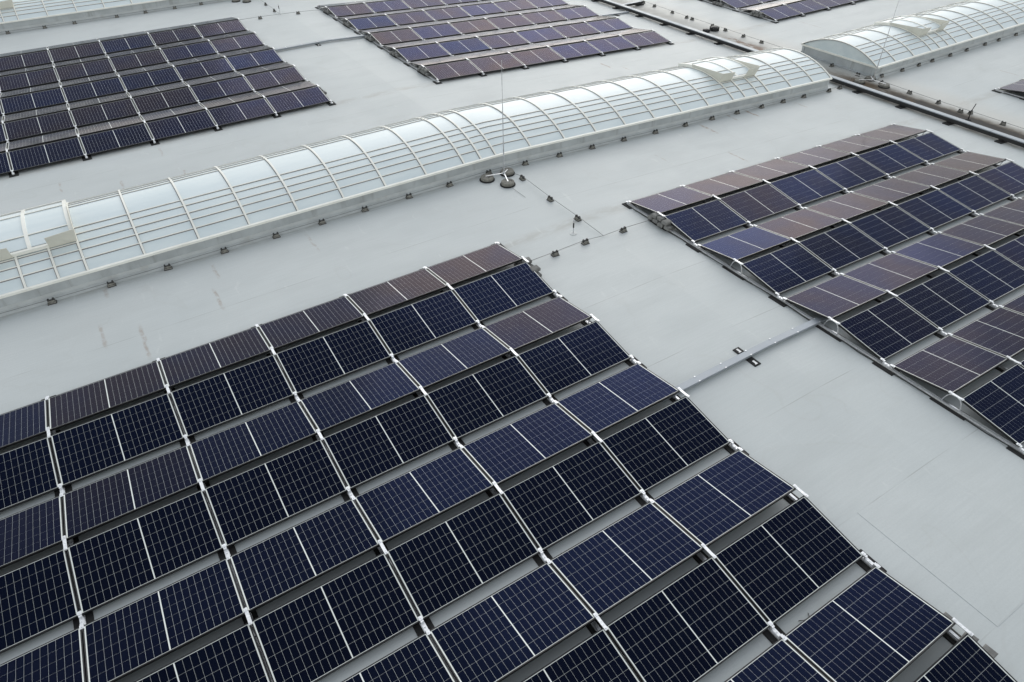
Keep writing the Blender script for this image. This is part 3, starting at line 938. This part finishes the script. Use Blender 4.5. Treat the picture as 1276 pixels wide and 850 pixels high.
# ------------------------------------------------------------------ cable trays
TPAD = MB().frustum(0, 0, 0.0, 0.018, 0.075, 0.27, 0.07, 0.265).mesh('rubber_pad', MAT['rubber'])
tp = MB()
for s in (-1, 1):
    tp.box(-0.022, 0.022, s * 0.19 - 0.05, s * 0.19 + 0.05, 0.018, 0.0195)
    tp.box(-0.035, -0.022, s * 0.19 - 0.05, s * 0.19 - 0.03, 0.018, 0.0195)
TPRINT = tp.mesh('pad_print', MAT['white'])
def tray(x0, x1, y, label):
    e = empty('cable_tray', Matrix.Translation((x0, y, rz(x0))), label, 'cable tray', 'cable trays across the aisle')
    xsx = [x0] + ([XR] if x0 < XR < x1 else []) + [x1]
    prof = [(-.058, .030), (.058, .030), (.058, .085), (.064, .085), (.064, .092), (-.064, .092), (-.064, .085), (-.058, .085)]
    vs, k = [], len(prof)
    for x in xsx:
        vs += [(x - x0, p[0], rz(x) - rz(x0) + p[1]) for p in prof]
    fs = []
    for i in range(len(xsx) - 1):
        for q in range(k):
            fs.append((i * k + q, i * k + (q + 1) % k, (i + 1) * k + (q + 1) % k, (i + 1) * k + q))
    fs += [tuple(range(k)), tuple(reversed(range((len(xsx) - 1) * k, len(xsx) * k)))]
    link('cover', MB().add(vs, fs).mesh('cover', MAT['zinc']), e)
    xm = 1.79
    T = Matrix.Translation((xm - x0, 0, rz(xm) - rz(x0)))
    pd = link('rubber_pad', TPAD, e, T)
    link('pad_print', TPRINT, pd)
    link('support', MB().box(-0.02, 0.02, -0.05, 0.05, 0.018, 0.032).mesh('support', MAT['alu']), e, T)
    q = x0 + 0.2
    while q < x1 - 0.1:
        for s in (-1, 1):
            bm = MB().box(-0.012, 0.012, s * 0.062 - 0.010, s * 0.062 + 0.010, 0.092, 0.100).mesh('clip', MAT['alu_bright'])
            link('clip', bm, e, Matrix.Translation((q - x0, 0, rz(q) - rz(x0))))
        q += 0.62
tray(-0.25, 4.1, -5.58, 'flat galvanised cable tray between the two rod-side arrays on a printed rubber pad')
tray(-0.25, 4.2, 16.4, 'flat galvanised cable tray between the two across-skylight arrays')

# long tray beside the gutter
gx = 16.32
e = empty('cable_tray', Matrix.Translation((gx, -14, rz(gx))), 'long raised metal cable tray with dark side running beside the gutter', 'cable tray')
seg = 3.0
yy = 0.0
while yy < 46:
    mm = MB()
    a, c = yy + 0.004, yy + seg - 0.004
    mm.box(-0.095, 0.095, a, c, 0.195, 0.203)
    mm.box(-0.097, -0.087, a, c, 0.178, 0.195).box(0.087, 0.097, a, c, 0.178, 0.195)
    link('cover', mm.mesh('cover', MAT['zinc']), e)
    mm = MB()
    mm.box(-0.088, 0.088, a, c, 0.060, 0.177)
    link('tray_body', mm.mesh('tray_body', MAT['plastic']), e)
    yy += seg
GP = MB().frustum(0, 0, 0.0, 0.03, 0.20, 0.11, 0.195, 0.105).box(-0.09, 0.09, -0.03, 0.03, 0.03, 0.060).mesh('rubber_pad', MAT['rubber'])
yy = 2.58 - 1.655 * 10
while yy < 30:
    if yy > -13.5:
        link('rubber_pad', GP, e, Matrix.Translation((-0.06, yy + 14, 0.002)) @ Matrix.Rotation(SLOPE, 4, 'Y'))
    yy += 1.655
# branch tray near the drain side
e = empty('cable_tray', Matrix.Translation((14.6, 14.9, rz(14.6))), 'short thin cable tray branching from gutter tray to across-skylight array', 'cable tray')
link('cover', MB().box(0, 1.6, -.06, .06, .03, .075, Matrix.Rotation(SLOPE, 4, 'Y')).mesh('cover', MAT['zinc']), e)
link('rubber_pad', TPAD, e, Matrix.Rotation(SLOPE, 4, 'Y') @ Matrix.Translation((.8, 0, 0)))
e = empty('cable_tray', Matrix.Translation((16.5, 15.75, ZG + .02)), 'short dark cable tray bridging the gutter at the drain side', 'cable tray')
link('tray_body', MB().box(0, 1.25, -.07, .07, .05, .15).mesh('tray_body', MAT['plastic']), e)
link('cover', MB().box(0.02, 1.2, -.08, .08, .152, .16).mesh('cover', MAT['zinc']), e)
for q in (0.15, 1.1):
    link('rubber_pad', GP, e, Matrix.Translation((q, 0, -0.01)))

# gutter drains
DR = MB().lathe([(0.15, 0), (0.15, 0.05), (0.13, 0.09), (0.135, 0.10), (0.10, 0.13), (0.04, 0.145)], 16).mesh('drain_body', MAT['plastic'])
fin = MB()
for k in range(12):
    fin.box(0.10, 0.165, -0.008, 0.008, 0.0, 0.11, Matrix.Rotation(k * math.pi / 6, 4, 'Z'))
FIN = fin.mesh('grating', MAT['plastic'])
for (x, y, s, lab) in ((17.54, 10.74, 1.25, 'taller black domed roof drain on the gutter bank'), (17.09, 10.77, 0.95, 'lower black roof drain beside the gutter tray')):
    e = empty('roof_drain', Matrix.Translation((x, y, rz(x))) @ Matrix.Scale(s, 4), lab, 'roof drain', 'roof drains in the gutter')
    link('drain_body', DR, e)
    link('grating', FIN, e)

# thin pins on white bases in the aisle
def pin(x, y, lab, h=0.34):
    e = empty('marker_pin', Matrix.Translation((x, y, rz(x))), lab, 'pin', 'thin pins in the aisle')
    link('base_disc', MB().lathe([(0.085, 0.0), (0.085, 0.008), (0.03, 0.014)], 16).mesh('base_disc', MAT['pale']), e)
    link('stem', MB().tube([(0, 0, 0.012), (0.0, 0, h)], 0.010, 6).mesh('stem', MAT['alu']), e)
    link('sleeve', MB().tube([(0, 0, h * .45), (0, 0, h * .8)], 0.017, 8).mesh('sleeve', MAT['plastic']), e)
    link('cap', MB().lathe([(0.018, h - .02), (0.02, h), (0.008, h + .012)], 8).mesh('cap', MAT['alu']), e)
pin(1.72, -.46, 'thin upright pin with black sleeve on white disc between the rod-side arrays')
pin(2.02, 21.75, 'thin upright pin on white disc between the across-skylight arrays')

# bent black post in the gutter
e = empty('bent_post', Matrix.Translation((17.08, -.88, rz(17.08))), 'bent black post with a crooked top standing in the wet gutter', 'post')
link('shaft', MB().tube([(0, 0, 0), (.01, .01, .16), (.03, .03, .28)], 0.018, 6).mesh('shaft', MAT['cable']), e)
link('hook', MB().tube([(.03, .03, .28), (.07, .02, .36), (.14, .03, .45), (.18, .04, .48)], 0.014, 6).mesh('hook', MAT['cable']), e)
link('foot', MB().frustum(0, 0, 0, .03, .07, .07, .05, .05).mesh('foot', MAT['rubber']), e)
# wire loop by the gutter rod
o = link('wire_loop', MB().tube([(16.98, 3.46, rz(16.98)), (16.96, 3.44, rz(17) + .18), (17.05, 3.36, rz(17) + .27), (17.22, 3.28, rz(17) + .22), (17.3, 3.2, rz(17) + .1)], 0.008, 6).mesh('wire_loop', MAT['alu']))
tag(o, 'arched metal wire loop beside the dirty feet in the gutter', 'wire')

# stray black cable ends in the valley gaps of the nearest array
for i, (x, y, a) in enumerate([(-2.05, -7.10, .3), (-3.25, -7.12, -.5), (-1.3, -9.42, .2)]):
    T = Matrix.Translation((x, y, 0)) @ Matrix.Rotation(a, 4, 'Z')
    o = link('loose_cable', MB().tube([(-.09, .05, .012), (-.05, .01, .02), (0, -.012, .03), (.05, -.015, .02), (.09, .02, .012)], 0.005, 5, T).mesh('loose_cable', MAT['cable']))
    tag(o, ['short curl of black cable in the third valley gap, nearer the aisle', 'short curl of black cable in the third valley gap, farther from aisle',
            'short curl of black cable in the fourth valley gap'][i], 'cable', 'loose cables under the panels')
